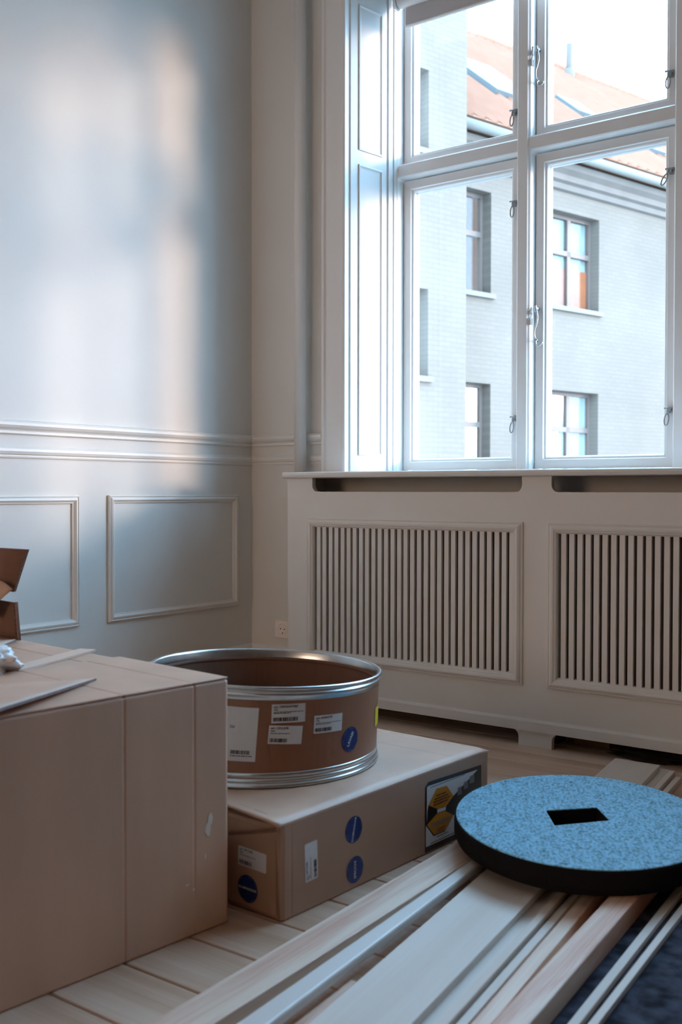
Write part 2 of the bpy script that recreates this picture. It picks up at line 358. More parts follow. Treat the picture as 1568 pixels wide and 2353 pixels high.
# ---------------------------------------------------------------- window
win = struct(empty('window_1', (0, 0, 0)))
YS, YF, YG = .300, .255, .330        # sash face, frame/mullion face, glass
LX = [(.539, 1.057), (1.112, 1.634), (1.689, 2.211), (2.266, 2.785)]
ZS0, ZT0, ZT1, ZS1 = .889, 2.043, 2.097, WZ1
fr = MB()
fr.box(.527, .539, YF, .37, WZ0, WZ1); fr.box(2.785, 2.797, YF, .37, WZ0, WZ1)
fr.box(.539, 2.785, .275, .37, .870, ZS0)
fr.obj('window_frame', M['win'], win, bevel=.003)
for k in range(3):
    x0, x1 = LX[k][1], LX[k+1][0]
    MB().prism([(x0, YF+.008, .878), (x0+.006, YF, .878), (x1-.012, YF, .878), (x1-.009, YF+.004, .878), (x1-.003, YF+.008, .878), (x1, YF+.016, .878), (x1, .37, .878), (x0, .37, .878)], (0, 0, WZ1-.878)).obj('mullion', M['win'], win)
for k, (x0, x1) in enumerate(LX):
    xa = x0-(.010 if k else .012)
    MB().prism([(xa, YF+.006, ZT0+.006), (xa, YF+.006, ZT1-.006), (xa, YF+.012, ZT1), (xa, .37, ZT1), (xa, .37, ZT0), (xa, YF+.016, ZT0), (xa, YF+.010, ZT0+.002)], (x1-xa+.004, 0, 0)).obj('transom', M['win'], win)
SASH = [(0, 0), (0, .045), (.046, .045), (.046, .030), (.043, .026), (.043, .012), (.040, .008), (.034, .006), (.031, 0)]
def wp(u, v, h): return (u, YS+h, v)
g_ = .0022
sashes = []
for row, (z0, z1) in enumerate(((ZS0+.003, ZT0-.006), (ZT1+.0, ZS1-.002))):
    for k, (x0, x1) in enumerate(LX):
        s = frame_mould(x0+g_, x1-g_, z0, z1, SASH, wp).obj('sash', M['win'], win)
        MB().box(x0+.040, x1-.040, YG, YG+.004, z0+.040, z1-.040).obj('pane', M['glass'], s)
        sashes.append((row, k, s))
# reveals (panelled shutters), head lining
RV = lambda t, z, h=0.0: (WX0+.052*t/.3+h*.985, t-h*.17, z)
def reveal(mirror):
    f = (lambda p: (p[0], p[1], p[2])) if not mirror else (lambda p: (3.324-p[0], p[1], p[2]))
    mb = MB()
    prof = [(0, 0), (.004, .005), (.196, .005), (.199, .001), (.206, .001), (.208, .007), (.222, .007), (.226, .002), (.236, .002), (.240, .006), (.255, .006)]
    pts = [(WX0, 0), *[(RV(t, 0, h)[0], RV(t, 0, h)[1]) for t, h in prof], (.539, .26), (.527, .37), (WX0, .37)]
    mb.prism([f((x, y, WZ0+.022)) for x, y in pts], (0, 0, WZ1-WZ0-.022))
    o = mb.obj('reveal_panel', M['reveal'], win)
    P2 = [(0, .0), (.003, .004), (.009, .002), (.012, -.004), (.016, -.004), (.016, -.006), (0, -.006)]
    for z0, z1 in ((.945, 2.052), (2.106, 2.655)):
        frame_mould(.045, .172, z0, z1, [(0, .004), (.0, .009), (.005, .010), (.010, .006), (.013, .0052), (.013, .0045)], lambda u, v, h: f(RV(u, v, h))).obj('panel_moulding', M['reveal'], o)
    return o
reveal(False); reveal(True)
MB().box(WX0, WX1, 0, .37, WZ1-.022, WZ1).obj('head_lining', M['win'], win)
CAS = [(0, 0), (0, .020), (.006, .026), (.016, .026), (.022, .020), (.030, .022), (.094, .022), (.098, .028), (.108, .030), (.116, .026), (.116, 0)]
for x0, sg in ((.371, 1), (2.953, -1)):
    MB().prism([(x0+sg*a, -h, .879) for a, h in CAS], (0, 0, WZ1+.10-.879)).obj('casing', M['win'], win)
MB().box(.371, 2.953, -.026, 0, WZ1, WZ1+.115).obj('casing', M['win'], win, bevel=.004)
# catches and stay hooks
def catch(x, z, lean, k):
    mb = MB(); y = YS-.004
    mb.box(x-.005, x+.011, y-.004, y+.004, z-.010, z+.012)
    mb.tube([(x+.004, y-.004, z), (x+.002, y-.022, z)], .0045, 8)
    mb.tube([(x-.014, y-.016, z+.006), (x+.012, y-.016, z+.004)], .0035, 8)
    L = .050; a = math.radians(lean)
    pts = []
    for t in range(0, 13):
        ph = 2*math.pi*t/12
        px, pz = .0075*math.sin(ph), -.030-.019*math.cos(ph)*-1-.0
        pz = -.034+.020*math.cos(ph)
        pts.append((x+px*math.cos(a)+pz*math.sin(a), y-.020, z+pz*math.cos(a)-px*math.sin(a)))
    mb.tube(pts, .0022, 6)
    mb.tube([(x, y-.020, z), (x+(-.014)*math.sin(a), y-.020, z-.014*math.cos(a))], .004, 6)
    return mb.obj('sash_catch', M['iron'], sashes[k][2])
catch(1.030, 2.206, 6, 4); catch(1.032, 1.872, 4, 0); catch(1.037, 1.078, 8, 0)
catch(1.607, 2.212, 4, 5); catch(1.611, 1.886, 28, 1); catch(1.613, 1.084, 8, 1)
def stay(z, k):
    mb = MB(); y = .262
    x = 1.118
    mb.tube([(x-.010, y+.012, z-.048), (x-.006, y, z-.040), (x+.004, y-.012, z-.022), (x+.005, y-.014, z+.0)], [.003, .003, .0035, .0035], 8)
    mb.box(x-.012, x-.004, y-.002, y+.014, z-.060, z-.036); mb.box(x-.012, x-.004, y-.002, y+.014, z-.022, z-.008)
    pts = [(x+.016, y+.004, z-.006), (x+.019, y+.002, z-.020), (x+.022, y, z-.036), (x+.021, y, z-.050), (x+.016, y, z-.066), (x+.010, y, z-.082), (x+.008, y+.004, z-.096), (x+.010, y+.006, z-.108), (x+.015, y+.006, z-.116), (x+.013, y+.004, z-.124),
           (x+.017, y+.002, z-.134), (x+.024, y, z-.139), (x+.032, y, z-.138), (x+.038, y, z-.132), (x+.041, y, z-.126)]
    mb.tube(pts, [.003]*len(pts), 8)
    mb.tube([(x+.012, y+.03, z-.002), (x+.013, y+.004, z-.002)], .0055, 10); mb.tube([(x+.012, y+.004, z+.008), (x+.014, y+.004, z-.016)], .0045, 8)
    mb.tube([(x+.006, y+.034, z-.116), (x+.016, y+.004, z-.116)], .004, 8)
    return mb.obj('stay_hook', M['hook'], sashes[k][2])
stay(2.408, 5); stay(1.474, 1)
MB().tube([(.531, .2535, 1.95), (.5305, .2525, 1.80), (.530, .2525, 1.66)], [.0012, .0022, .0006], 6).obj('paint_crack', M['iron'], win)

# ---------------------------------------------------------------- roller blind
bl = tag(empty('roller_blind', (.57, .2, 2.69)), 'grey roller blind rolled up at the top of the tall window', 'blind')
rb = MB(); rb.tube([(.013, 0, .008), (2.195, 0, .008)], .026, 24); rb.obj('roller_tube', M['win'], bl)
f_ = MB(); f_.box(.026, 2.18, .021, .023, -.085, .012); f_.obj('fabric', M['fabric'], bl)
MB().tube([(.024, .022, -.083), (2.182, .022, -.083)], .006, 10).obj('bottom_bar', M['win'], bl)
bk = MB(); bk.tube([(0, 0, .008), (.010, 0, .008)], .030, 24); bk.box(0, .010, -.03, .05, .008, .088); bk.obj('bracket', M['win'], bl)
bk = MB(); bk.tube([(2.197, 0, .008), (2.207, 0, .008)], .030, 24); bk.box(2.197, 2.207, -.03, .05, .008, .088); bk.obj('bracket', M['win'], bl)
MB().tube([(.002+.004*math.cos(t), .0+.030*math.sin(t), -.002-.035*(1-math.cos(t))*.5+.01) for t in [math.pi*2*k/20 for k in range(21)]], .0012, 6).obj('pull_cord', M['win'], bl)

# ---------------------------------------------------------------- radiator cover
rc = tag(empty('radiator_cover', (.352, -.2, 0)), 'white slatted radiator cover with deep sill under the window', 'radiator cover')
def R_(mb): return mb
X0, X1, YC = 0.0, 2.98, 0.0        # local coordinates: x from the left end, y=0 is the front
pn_ = MB()
SLOT = [(.1155, .957), (1.058, 1.912), (2.013, 2.865)]
GR = [(.126, .930), (1.081, 1.885), (2.036, 2.840)]       # grille openings
GZ0, GZ1 = .228, .677
FEET = [(.118, .949), (1.063, 1.904), (2.008, 2.859)]
T = .020
def fb(x0, x1, z0, z1, y0=0., y1=T): pn_.box(x0, x1, y0, y1, z0, z1)
def strips(holes, z0, z1):
    x = X0
    for a, b in holes: fb(x, a, z0, z1); x = b
    fb(x, X1, z0, z1)
strips(SLOT, .806, .856); fb(X0, X1, GZ1, .806); strips(GR, GZ0, GZ1); fb(X0, X1, .0505, GZ0); strips(FEET, 0, .0505)
def fillet(cx, cz, r, q):
    """solid corner left when a slot has a rounded corner; q = quadrant signs pointing to the corner"""
    pts = [(cx+q[0]*r, 0, cz+q[1]*r)]
    for k in range(7):
        a = math.radians(90*k/6); pts.append((cx+q[0]*r*math.cos(a), 0, cz+q[1]*r*math.sin(a)))
    pn_.prism(pts, (0, T, 0))
for a, b in SLOT:
    fillet(a+.022, .806+.022, .022, (-1, -1)); fillet(b-.022, .806+.022, .022, (1, -1))
for a, b in FEET:
    fillet(a+.024, .0505-.024, .024, (-1, 1)); fillet(b-.024, .0505-.024, .024, (1, 1))
pn_.box(0, T, T, .2, 0, .856); pn_.box(X1-T, X1, T, .2, 0, .856)
pn_.obj('front_panel', M['cover'], rc)
MB().prism([(X0, 0, .0505), (X0, -.009, .0505), (X0, -.009, .080), (X0, -.005, .086), (X0, 0, .088)], (X1, 0, 0)).obj('plinth_moulding', M['cover'], rc)
sl = MB(); sl.prism([(-.006, -.018, .856), (-.006, -.026, .859), (-.006, -.028, .867), (-.006, -.025, .875), (-.006, -.018, .878), (-.006, .2, .878), (-.006, .2, .856)], (X1+.012, 0, 0))
sl.box(.137, 2.483, .2, .49, .862, .878)
sl.obj('sill_board', M['cover'], rc)
GP = [(0, 0), (0, .006), (.003, .008), (.006, .006), (.009, .011), (.015, .015), (.021, .014), (.026, .010), (.028, .010), (.031, .006), (.033, .0), (.033, -.012), (.0, -.012)]
def gp(u, v, h): return (u, -h, v)
slat_me = None
for a, b in GR:
    gf = frame_mould(a-.032, b+.033, GZ0-.036, GZ1+.034, GP[:-2], gp).obj('grille_frame', M['cover'], rc)
    for k in range(30):
        x = a+.0098+k*.0268
        if slat_me is None:
            so = MB().box(0, .0166, .001, .012, GZ0-.004, GZ1+.004).obj('slat', M['cover'], gf); slat_me = so.data
        else:
            so = bpy.data.objects.new('slat', slat_me); COL.objects.link(so); so.parent = gf
        so.location = (x+random.uniform(-.0006, .0006), 0, 0)
        if k == 1 and a < .2: so.location.x -= .001
    for z in (GZ0+.03, (GZ0+GZ1)/2, GZ1-.03):
        pass
# radiator behind the cover
rad = tag(empty('radiator', (.62, -.09, .12)), 'dark old radiator half hidden inside the white cover', 'radiator')
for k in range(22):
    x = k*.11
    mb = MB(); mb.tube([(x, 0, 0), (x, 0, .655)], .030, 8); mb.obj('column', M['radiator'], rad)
MB().box(-.06, 2.40, -.050, -.042, .02, .60).obj('shield_panel', M['radiator'], rad)  # dark sheet added behind the slats to deepen the shade in the gaps
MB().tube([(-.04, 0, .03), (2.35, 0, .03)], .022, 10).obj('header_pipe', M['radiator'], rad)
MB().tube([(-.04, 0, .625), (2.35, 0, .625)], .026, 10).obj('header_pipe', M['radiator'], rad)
for x in (0, .75, 2.2): MB().box(x-.03, x+.03, -.03, .03, -.12, .01).obj('foot', M['radiator'], rad)
# bits lying under the cover
blk = MB().box(-.06, .06, -.02, .02, 0, .045).obj('wood_block', M['block'], bevel=.002); blk.location = (1.50, -.07, 0)
tag(blk, 'small yellowish wood block on the floor under the radiator cover', 'block')
def lump(name, m, loc, rx, ry, rz, seed, amp=.35, sub=4, fr=6):
    bm = bmesh.new(); bmesh.ops.create_icosphere(bm, subdivisions=sub, radius=1)
    for v in bm.verts:
        n = mnoise.fractal(v.co*1.7+Vector((seed, 0, 0)), 1.0, 2.0, 4); v.co *= 1+amp*n
        v.co = Vector((v.co.x*rx, v.co.y*ry, max(v.co.z, -.55)*rz))
    zm = min(v.co.z for v in bm.verts)
    for v in bm.verts: v.co.z -= zm
    me = bpy.data.meshes.new(name); bm.to_mesh(me); bm.free(); me.materials.append(m)
    for p in me.polygons: p.use_smooth = True
    o = bpy.data.objects.new(name, me); COL.objects.link(o); o.location = loc; return o
tag(lump('dark_rag', M['rubble'], (1.70, -.12, 0), .13, .045, .016, 3, .7), 'crumpled dark rag under the radiator cover beside the wood block', 'rag')

# heating pipe and socket
hp = MB().tube([(0, 0, 0), (0, 0, 2.3)], .0235, 20).obj('heating_pipe', M['cover']); hp.location = (.293, -.052, .8785)
tag(hp, 'white vertical heating pipe between the corner and the window casing', 'pipe')
sk = tag(empty('wall_socket', (.165, 0, .2565)), 'white power socket low on the wall between corner and radiator cover', 'socket')
MB().box(-.0335, .0335, -.0105, 0, -.0335, .0335).obj('cover_plate', M['socket'], sk, bevel=.002)
rg = MB(); n = 28; rr = [(.024, -.0100), (.024, -.0135), (.0215, -.0135), (.0205, -.0107)]
rg.rings([[(.005+r*math.cos(2*math.pi*k/n), y, r*math.sin(2*math.pi*k/n)) for k in range(n)] for r, y in rr], caps=False); rg.obj('outlet_ring', M['socket'], sk)
for x, z in ((-.004, .002), (.0155, .001), (.0055, -.0145)):
    MB().tube([(x, -.0100, z), (x, -.0112, z)], .0026, 10).obj('pin_hole', M['black'], sk)

# ---------------------------------------------------------------- big cardboard box (left foreground)
def box_loft(L, Wd, H, r, grooves, gd=.0014, endr=.008, bulge=0.0):
    """box along local X 0..L, local Y 0..Wd, z 0..H with rounded long edges and score grooves at the given x"""
    def prof(x, ins):
        P = []; n = 4
        for cy, cz, a0 in ((Wd-r, H-r, 0), (r, H-r, 90), (r, r, 180), (Wd-r, r, 270)):
            for k in range(n+1):
                a = math.radians(a0+90*k/n); P.append((x, cy+(r-ins)*math.cos(a), max(cz+(r-ins)*math.sin(a), 0)))
        return P
    xs = [(0, endr), (endr*.3, endr*.3), (endr, 0)]
    for g in grooves: xs += [(g-.004, 0), (g-.0015, gd), (g+.0015, gd), (g+.004, 0)]
    xs += [(L-endr, 0), (L-endr*.3, endr*.3), (L, endr)]
    return MB().rings([prof(x, i) for x, i in sorted(xs)], smooth=False)
KX, KY = 1.472, -1.750
bb = empty('large_cardboard_box', (KX, KY, 0), math.atan2(-1, -.118))
tag(bb, 'large plain brown cardboard box with a raised flap, at the left foreground', 'box')
# local x runs toward the camera along the front face, local y toward +world x?  front face must be y = 0
ang = math.atan2(-1, -.118)
# local +y = rotate +x by 90deg: direction (1,-.118)/|.| (to the right) -> box body lies in y<0
body = box_loft(1.05, .92, .4585, .006, (.083, .235, .52, .80), gd=.0010)
body.v = [(x, y-.92, z) for x, y, z in body.v]
body.obj('body', M['card'], bb)
def bbp(x, y, z): return Vector((x, y, z))
def bw(px, py, pz):      # world -> big box local
    d = Vector((px-KX, py-KY, 0)); c, s = math.cos(-ang), math.sin(-ang); return Vector((d.x*c-d.y*s, d.x*s+d.y*c, pz))
tf_ = box_loft(1.02, .345, .0036, .0016, (.083, .235, .52), gd=.0009, endr=.001)
tf_.v = [(x+.002, y-.346, z+.4587) for x, y, z in tf_.v]; tf_.obj('top_flap', M['card'], bb)
# tape across the top
t0, t1 = bw(1.085, -1.95, .459), bw(1.00, -1.688, .459)
dv = (t1-t0).normalized(); nv = Vector((-dv.y, dv.x, 0))*.020
mb = MB(); mb.prism([t0+nv, t0-nv, t1-nv, t1+nv], (0, 0, .0042)); mb.obj('tape', M['tape'], bb)
# raised flap
def sheet(name, corners, m, parent, th=.004, n=8, fn=None, em=None):
    """bilinear sheet from 4 corners (a,b,c,d), thickness along normal; fn(u,v)->offset vector"""
    a, b, c, d = [Vector(p) for p in corners]; nn = (b-a).cross(d-a).normalized()
    top, bot = [], []
    for i in range(n+1):
        for j in range(n+1):
            u, v = i/n, j/n
            p = a*(1-u)*(1-v)+b*u*(1-v)+c*u*v+d*(1-u)*v
            if fn: p = p+fn(u, v)
            top.append(p+nn*th/2); bot.append(p-nn*th/2)
    N = len(top); fs = []; W = n+1; ef = []
    for i in range(n):
        for j in range(n):
            q = (i*W+j, (i+1)*W+j, (i+1)*W+j+1, i*W+j+1); fs += [q, tuple(N+k for k in q[::-1])]
    for i in range(n):
        for e in ((i*W, (i+1)*W), (i*W+n, (i+1)*W+n), (i, i+1), (n*W+i, n*W+i+1)): ef.append((e[0], e[1], N+e[1], N+e[0]))
    mb = MB(); mb.add(top+bot, fs+ef, False)
    o = mb.obj(name, [m, em or m], parent)
    for p in o.data.polygons[len(fs):]: p.material_index = 1
    for p in o.data.polygons[:len(fs)]: p.use_smooth = True
    return o
flp = [bw(1.301, -1.921, .4635), bw(1.517, -2.363, .489), bw(1.33, -2.52, .492), bw(1.16, -2.20, .470)]
sheet('flap', flp, M['card'], bb, .005, 8, None, M['cardedge'])
for x, y, rx, ry in ((.040, .19, .0075, .010), (.044, .168, .006, .013)):   # scuffed patches on the front
    pass
def onfront(x, y, l): return (x, l, y)
sc_ = MB()
for cx, cz, rx, rz in ((.046, .206, .0055, .011), (.052, .189, .0065, .013)):
    n = 14; sc_.add([(cx+rx*math.cos(2*math.pi*k/n)*(1+.15*math.sin(3*k)), .0007, cz+rz*math.sin(2*math.pi*k/n)*(1+.12*math.cos(5*k))) for k in range(n)], [tuple(range(n))])
for cx, cz, rx, rz in ((.058, .140, .0015, .006), (.10, .098, .004, .002), (.085, .086, .0025, .003)):
    n = 8; sc_.add([(cx+rx*math.cos(2*math.pi*k/n), .0006, cz+rz*math.sin(2*math.pi*k/n)) for k in range(n)], [tuple(range(n))])
sc_.obj('scuff_mark', M['scuff'], bb)['kind'] = 'stuff'

# small open carton standing on the big box
so_ = tag(empty('small_open_carton', (.7590, -1.694, .459)), 'small open brown carton with raised flap on top of the large box', 'box')
Z0 = .0005
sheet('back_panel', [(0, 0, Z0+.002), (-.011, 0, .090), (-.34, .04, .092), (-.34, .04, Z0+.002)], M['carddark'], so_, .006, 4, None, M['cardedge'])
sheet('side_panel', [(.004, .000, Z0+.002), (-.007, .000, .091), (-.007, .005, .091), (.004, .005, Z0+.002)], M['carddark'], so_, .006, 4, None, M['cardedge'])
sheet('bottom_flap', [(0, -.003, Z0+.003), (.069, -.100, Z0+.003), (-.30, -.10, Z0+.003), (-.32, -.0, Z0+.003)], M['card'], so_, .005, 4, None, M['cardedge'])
sheet('top_flap', [(-.036, .02, .112), (.042, .0, .215), (-.32, .03, .213), (-.34, .05, .115)], M['carddark'], so_, .006, 4, None, M['cardedge'])  # dark tone stands for shade on the side away from the window
sheet('paper_lining', [(-.06, -.015, .052), (-.004, -.01, .121), (-.10, .0, .135), (-.20, .0, .06)], M['paper'], so_, .0012, 10, lambda u, v: Vector((0, -.02*math.sin(math.pi*u), .010*math.sin(math.pi*v))))
pb = lump('plastic_bag', M['plastic'], (1.052, -1.985, .4632), .066, .060, .034, 11, .45, 5)
tag(pb, 'crumpled clear white plastic bag on top of the large box', 'bag')

# ---------------------------------------------------------------- long low box
LA = math.atan2(1, .06)
lb = tag(empty('long_flat_box', (1.555, -1.700, 0), LA), 'long flat brown cardboard box with blue stickers, lying on the floorboards', 'box')
# local x along the long face, local +y to the left (into the box); long face is y = 0
body = box_loft(.742, .63, .184, .005, (.030,), gd=.0006, endr=.012)
body.obj('body', M['card2'], lb)
def lid_fn(x, y):
    t = max(0, 1-x/.07)*max(0, min(1, (y-.02)/.12)); return .009*t
mb = MB(); nx, ny = 24, 20; W = ny+1; tv, bv = [], []
for i in range(nx+1):
    for j in range(ny+1):
        x = -.004+(.744)*(i/nx)**1.3; y = .0+.628*(j/ny)
        z = .1885+lid_fn(x, y)-.004*max(0, (x-.70)/.04)**2-(.003*max(0, 1-y/.012)**2)
        tv.append((x, y, z)); bv.append((x, y, z-.0035))
N = len(tv); fs = []
for i in range(nx):
    for j in range(ny):
        q = (i*W+j, (i+1)*W+j, (i+1)*W+j+1, i*W+j+1); fs += [q, tuple(N+k for k in q[::-1])]
mb.add(tv+bv, fs, True); ef = []
for i in range(nx): ef += [(i*W, (i+1)*W, N+(i+1)*W, N+i*W), (i*W+ny, (i+1)*W+ny, N+(i+1)*W+ny, N+i*W+ny)]
for j in range(ny): ef += [(j, j+1, N+j+1, N+j), (nx*W+j, nx*W+j+1, N+nx*W+j+1, N+nx*W+j)]
mb.f += ef; mb.sm += [False]*len(ef)
mb.obj('top_flap', M['card'], lb)
cm = MB()
for x0, x1, y0, dy in ((.020, .0215, .055, .035), (.022, .023, .10, .030), (.024, .0245, .13, .02), (.70, .7015, .30, .03), (.703, .704, .25, .02), (.715, .7165, .10, .03), (.717, .718, .05, .02), (.61, .6108, .02, .30)):
    cm.add([(x0, y0, .1893+lid_fn(x0, y0)), (x1, y0, .1893+lid_fn(x1, y0)), (x1, y0+dy, .1893+lid_fn(x1, y0+dy)), (x0, y0+dy, .1893+lid_fn(x0, y0+dy))], [(0, 1, 2, 3)])
cm.obj('cut_mark', M['cardedge'], lb)['kind'] = 'stuff'
def long_face(x, y, l): return (x, -l, y)
def short_face(x, y, l): return (-l, -x, y)           # x = minus distance from the near corner
def sticker_label(name, c, w, h, deg, place, parent, lines, big=False, lift=.0006, label=None):
    vs, fs = rrect2(w, h); o = flat(name, [(rot2(vs, deg, c), fs)], place, M['label'], parent, lift)
    if label: o['label'] = label
    flat('print', [(rot2(v, deg, c), f) for v, f in lines], place, M['ink'], o, lift+.0005)['kind'] = 'stuff'
    return o
def art_lines(w, h, code, seed, bw=.7, l2=True):
    x0 = -w/2+.004
    L = [textpolys('ART.', .0052, bold=True), textpolys(code, .0062, bold=True), textpolys('VAR.', .0048, bold=True)]
    L = [([(x+x0, y+h/2-.0062) for x, y in L[0][0]], L[0][1]), ([(x*.95+x0+.0125, y+h/2-.0052) for x, y in L[1][0]], L[1][1]), ([(x+x0, y+h/2-.0115) for x, y in L[2][0]], L[2][1])]
    L.append(words(x0, w/2-.004 if l2 else w*.12, h/2-.0160, .0012, seed))
    if l2: L.append(words(x0, w*.05, h/2-.0185, .0012, seed+1))
    L.append(barcode(x0, x0+w*bw, -h/2+.0035, -h/2+.0115, seed))
    return L
def round_sticker(c, r, text, deg, size, place, parent, lift=.0006, sx=1.0):
    vs, fs = disc2(r, 48); o = flat('round_sticker', [([(x*sx+c[0], y+c[1]) for x, y in vs], fs)], place, M['blue'], parent, lift)
    tv, tf = textpolys(text, size, 'CENTER', True); o2 = flat('lettering', [([(c[0]+(x)*sx, c[1]+y) for x, y in rot2(tv, deg)], tf)], place, M['white'], o, lift+.0005)
    arcs = []
    for a0 in (100, 150, 205, 280, 330, 15):
        n = 6; P = []
        for k in range(n+1):
            a = math.radians(a0+deg-90+30*k/n); P.append((a, .86*r))
        vs = [(q*math.cos(a)*sx+c[0], q*math.sin(a)+c[1]) for a, q in P]+[((q+.0013)*math.cos(a)*sx+c[0], (q+.0013)*math.sin(a)+c[1]) for a, q in P]
        arcs.append((vs, [(k, k+1, n+1+k+1, n+1+k) for k in range(n)]))
    flat('rim_print', arcs, place, M['bluelight'], o, lift+.0005)
    return o
sticker_label('paper_label', (.087, .094), .075, .037, 92, long_face, lb, art_lines(.075, .037, 'SPFT5080', 5, .45, False), label='white barcode label turned upright')
round_sticker((.2178, .1222), .0272, 'ILLUMINAZIONE', 76, .0068, long_face, lb)['label'] = 'blue ILLUMINAZIONE sticker on the long face'
round_sticker((.2218, .0392), .0272, 'SPECCHI', 90, .0095, long_face, lb)['label'] = 'blue SPECCHI sticker below the other one'
sticker_label('paper_label', (-.0735, .1048), .075, .037, -1.5, short_face, lb, art_lines(.075, .037, 'SPF12080', 9, .45, False), label='white barcode label on the short end')
round_sticker((-.0855, .0450), .0265, 'ILLUMINAZIONE', -1, .0064, short_face, lb)['label'] = 'blue ILLUMINAZIONE sticker on the short end'
# warning label
wl = flat('warning_label', [([(.470, .005), (.704, .004), (.704, .1545), (.482, .1615), (.470, .152)], [(0, 1, 2, 3, 4)])], long_face, M['blackgloss'], lb, .0006)
wl['label'] = 'upside-down black, white and orange warning label'
flat('white_field', [([(.476, .072), (.476, .150), (.482, .1525), (.687, .1465), (.585, .108), (.552, .0905), (.515, .094), (.4825, .109), (.479, .10)], [(0, 1, 2, 3, 4, 5, 6, 7, 8)][:1]),
                     ([(.4725, .066), (.503, .0345), (.549, .034), (.582, .062), (.622, .068), (.655, .040), (.655, .0165), (.4725, .0175)], [(0, 1, 2, 7), (2, 3, 4, 5), (2, 5, 6, 7)])], long_face, M['label'], wl, .0010)
hexs = [[(.5125, .1398), (.5546, .1375), (.5830, .1075), (.5515, .0915), (.5190, .0925), (.4825, .1090)], [(.5150, .0825), (.5478, .0810), (.5810, .0642), (.5500, .0365), (.5044, .0374), (.4760, .0665)]]
flat('orange_hexagon', [(h, [tuple(range(6))]) for h in hexs], long_face, M['orange'], wl, .0014)
flat('white_tab', [([(.516, .0838), (.5505, .0822), (.5515, .0900), (.5165, .0922)], [(0, 1, 2, 3)])], long_face, M['white'], wl, .0016)
tv, tf = textpolys('WARNING', .0165, 'CENTER', True)
flat('lettering', [([(x*1.0, y) for x, y in rot2([(a*.98, b) for a, b in tv], 180, (.5285, .0615))], tf)], long_face, M['greyink'], wl, .0019)
pr = []
for k, (xa, xb, z) in enumerate(((.512, .552, .1235), (.505, .560, .1170), (.502, .566, .1110), (.500, .560, .1045))): pr.append(words(xa, xb, z, .0028, 40+k))
for k, (xa, xb, z) in enumerate(((.515, .550, .0465), (.518, .545, .0410), (.515, .560, .0305), (.490, .640, .0215))): pr.append(words(xa, xb, z, .0020, 50+k))
pr.append(words(.49, .63, .1475, .0016, 61))
flat('small_print', pr, long_face, M['ink'], wl, .0019)['kind'] = 'stuff'
flat('grey_lettering', [rects([(.600, .618, .104, .122), (.626, .644, .112, .130), (.652, .672, .120, .138)])], long_face, M['greyink'], wl, .0010)

# ---------------------------------------------------------------- fibre drum ring on the low box
DC0, DC1 = Vector((1.2051, -1.3474, .189)), Vector((1.1904, -1.3111, .3943)); DR = .2734; DN1 = Vector((.0262, .0263, 1)).normalized()
dr = tag(empty('fibre_drum', (DC0.x, DC0.y, .1890)), 'open brown fibre drum with steel rims standing on the long flat box', 'drum')
DH = (DC1.z-DC0.z)
def dpt(a, r, h):
    """h 0..1 from bottom rim to top rim; follows the slightly skewed drum"""
    c = (DC1-DC0)*h; n = Vector((0, 0, 1)).lerp(DN1, h).normalized()
    x = Vector((1, 0, 0)); x = (x-n*x.dot(n)).normalized(); yv = n.cross(x)
    return c+r*(math.cos(a)*x+math.sin(a)*yv)
def lathe(prof, n=96, cyc=False): return MB().rings([[dpt(2*math.pi*k/n, DR+d, h) for k in range(n)] for d, h in prof], caps=False, smooth=True, cyc=cyc)
lathe([(-.004, .10), (-.004, .90), (-.010, .90), (-.010, .02), (-.016, .02), (-.016, .10)], cyc=False)
b_ = MB().rings([[dpt(2*math.pi*k/96, DR+d, h) for k in range(96)] for d, h in [(-.0045, .06), (-.0045, .93), (-.0095, .93), (-.0095, .05)]], caps=False, smooth=False, cyc=True)
b_.obj('shell', M['drum'], dr)
MB().rings([[dpt(2*math.pi*k/96, DR+d, h) for k in range(96)] for d, h in [(-.0097, .86), (-.0102, .86), (-.0102, .06), (-.0097, .06)]], caps=False, smooth=False, cyc=True).obj('lining', M['carddark'], dr)  # dark sleeve added so the inside of the drum looks shaded
top = [(-.0100, .895), (-.0105, .945), (-.0085, .975), (-.0085, .988), (-.0055, 1.0), (-.001, 1.004), (.0015, .992), (.0005, .972), (-.0035, .962), (-.004, .952), (-.001, .942), (.0008, .925), (-.001, .905), (-.0028, .893), (-.0042, .868), (-.0043, .862), (-.0095, .862)]
lathe(top, cyc=True).obj('top_rim', M['steel'], dr)
bot = [(-.0095, .150), (-.0042, .150), (-.0030, .142), (-.0030, .108), (-.0050, .098), (-.0040, .088), (-.0010, .076), (-.002, .060), (-.0035, .052), (-.001, .042), (.0012, .026), (.0006, .008), (-.003, .0), (-.010, .0)]
lathe(bot, cyc=True).obj('bottom_rim', M['steel'], dr)
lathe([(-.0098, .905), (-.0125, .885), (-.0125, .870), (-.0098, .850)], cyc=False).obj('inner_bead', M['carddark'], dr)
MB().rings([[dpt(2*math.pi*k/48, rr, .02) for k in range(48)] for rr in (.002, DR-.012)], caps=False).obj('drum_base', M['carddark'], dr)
def drum_place(a_deg, z):       # label centre (deg, world height) -> placement function in metres
    def f(x, y, l):
        a = math.radians(a_deg)+x/DR; return dpt(a, DR-.0045+l, (z+y-DC0.z)/DH)
    return f
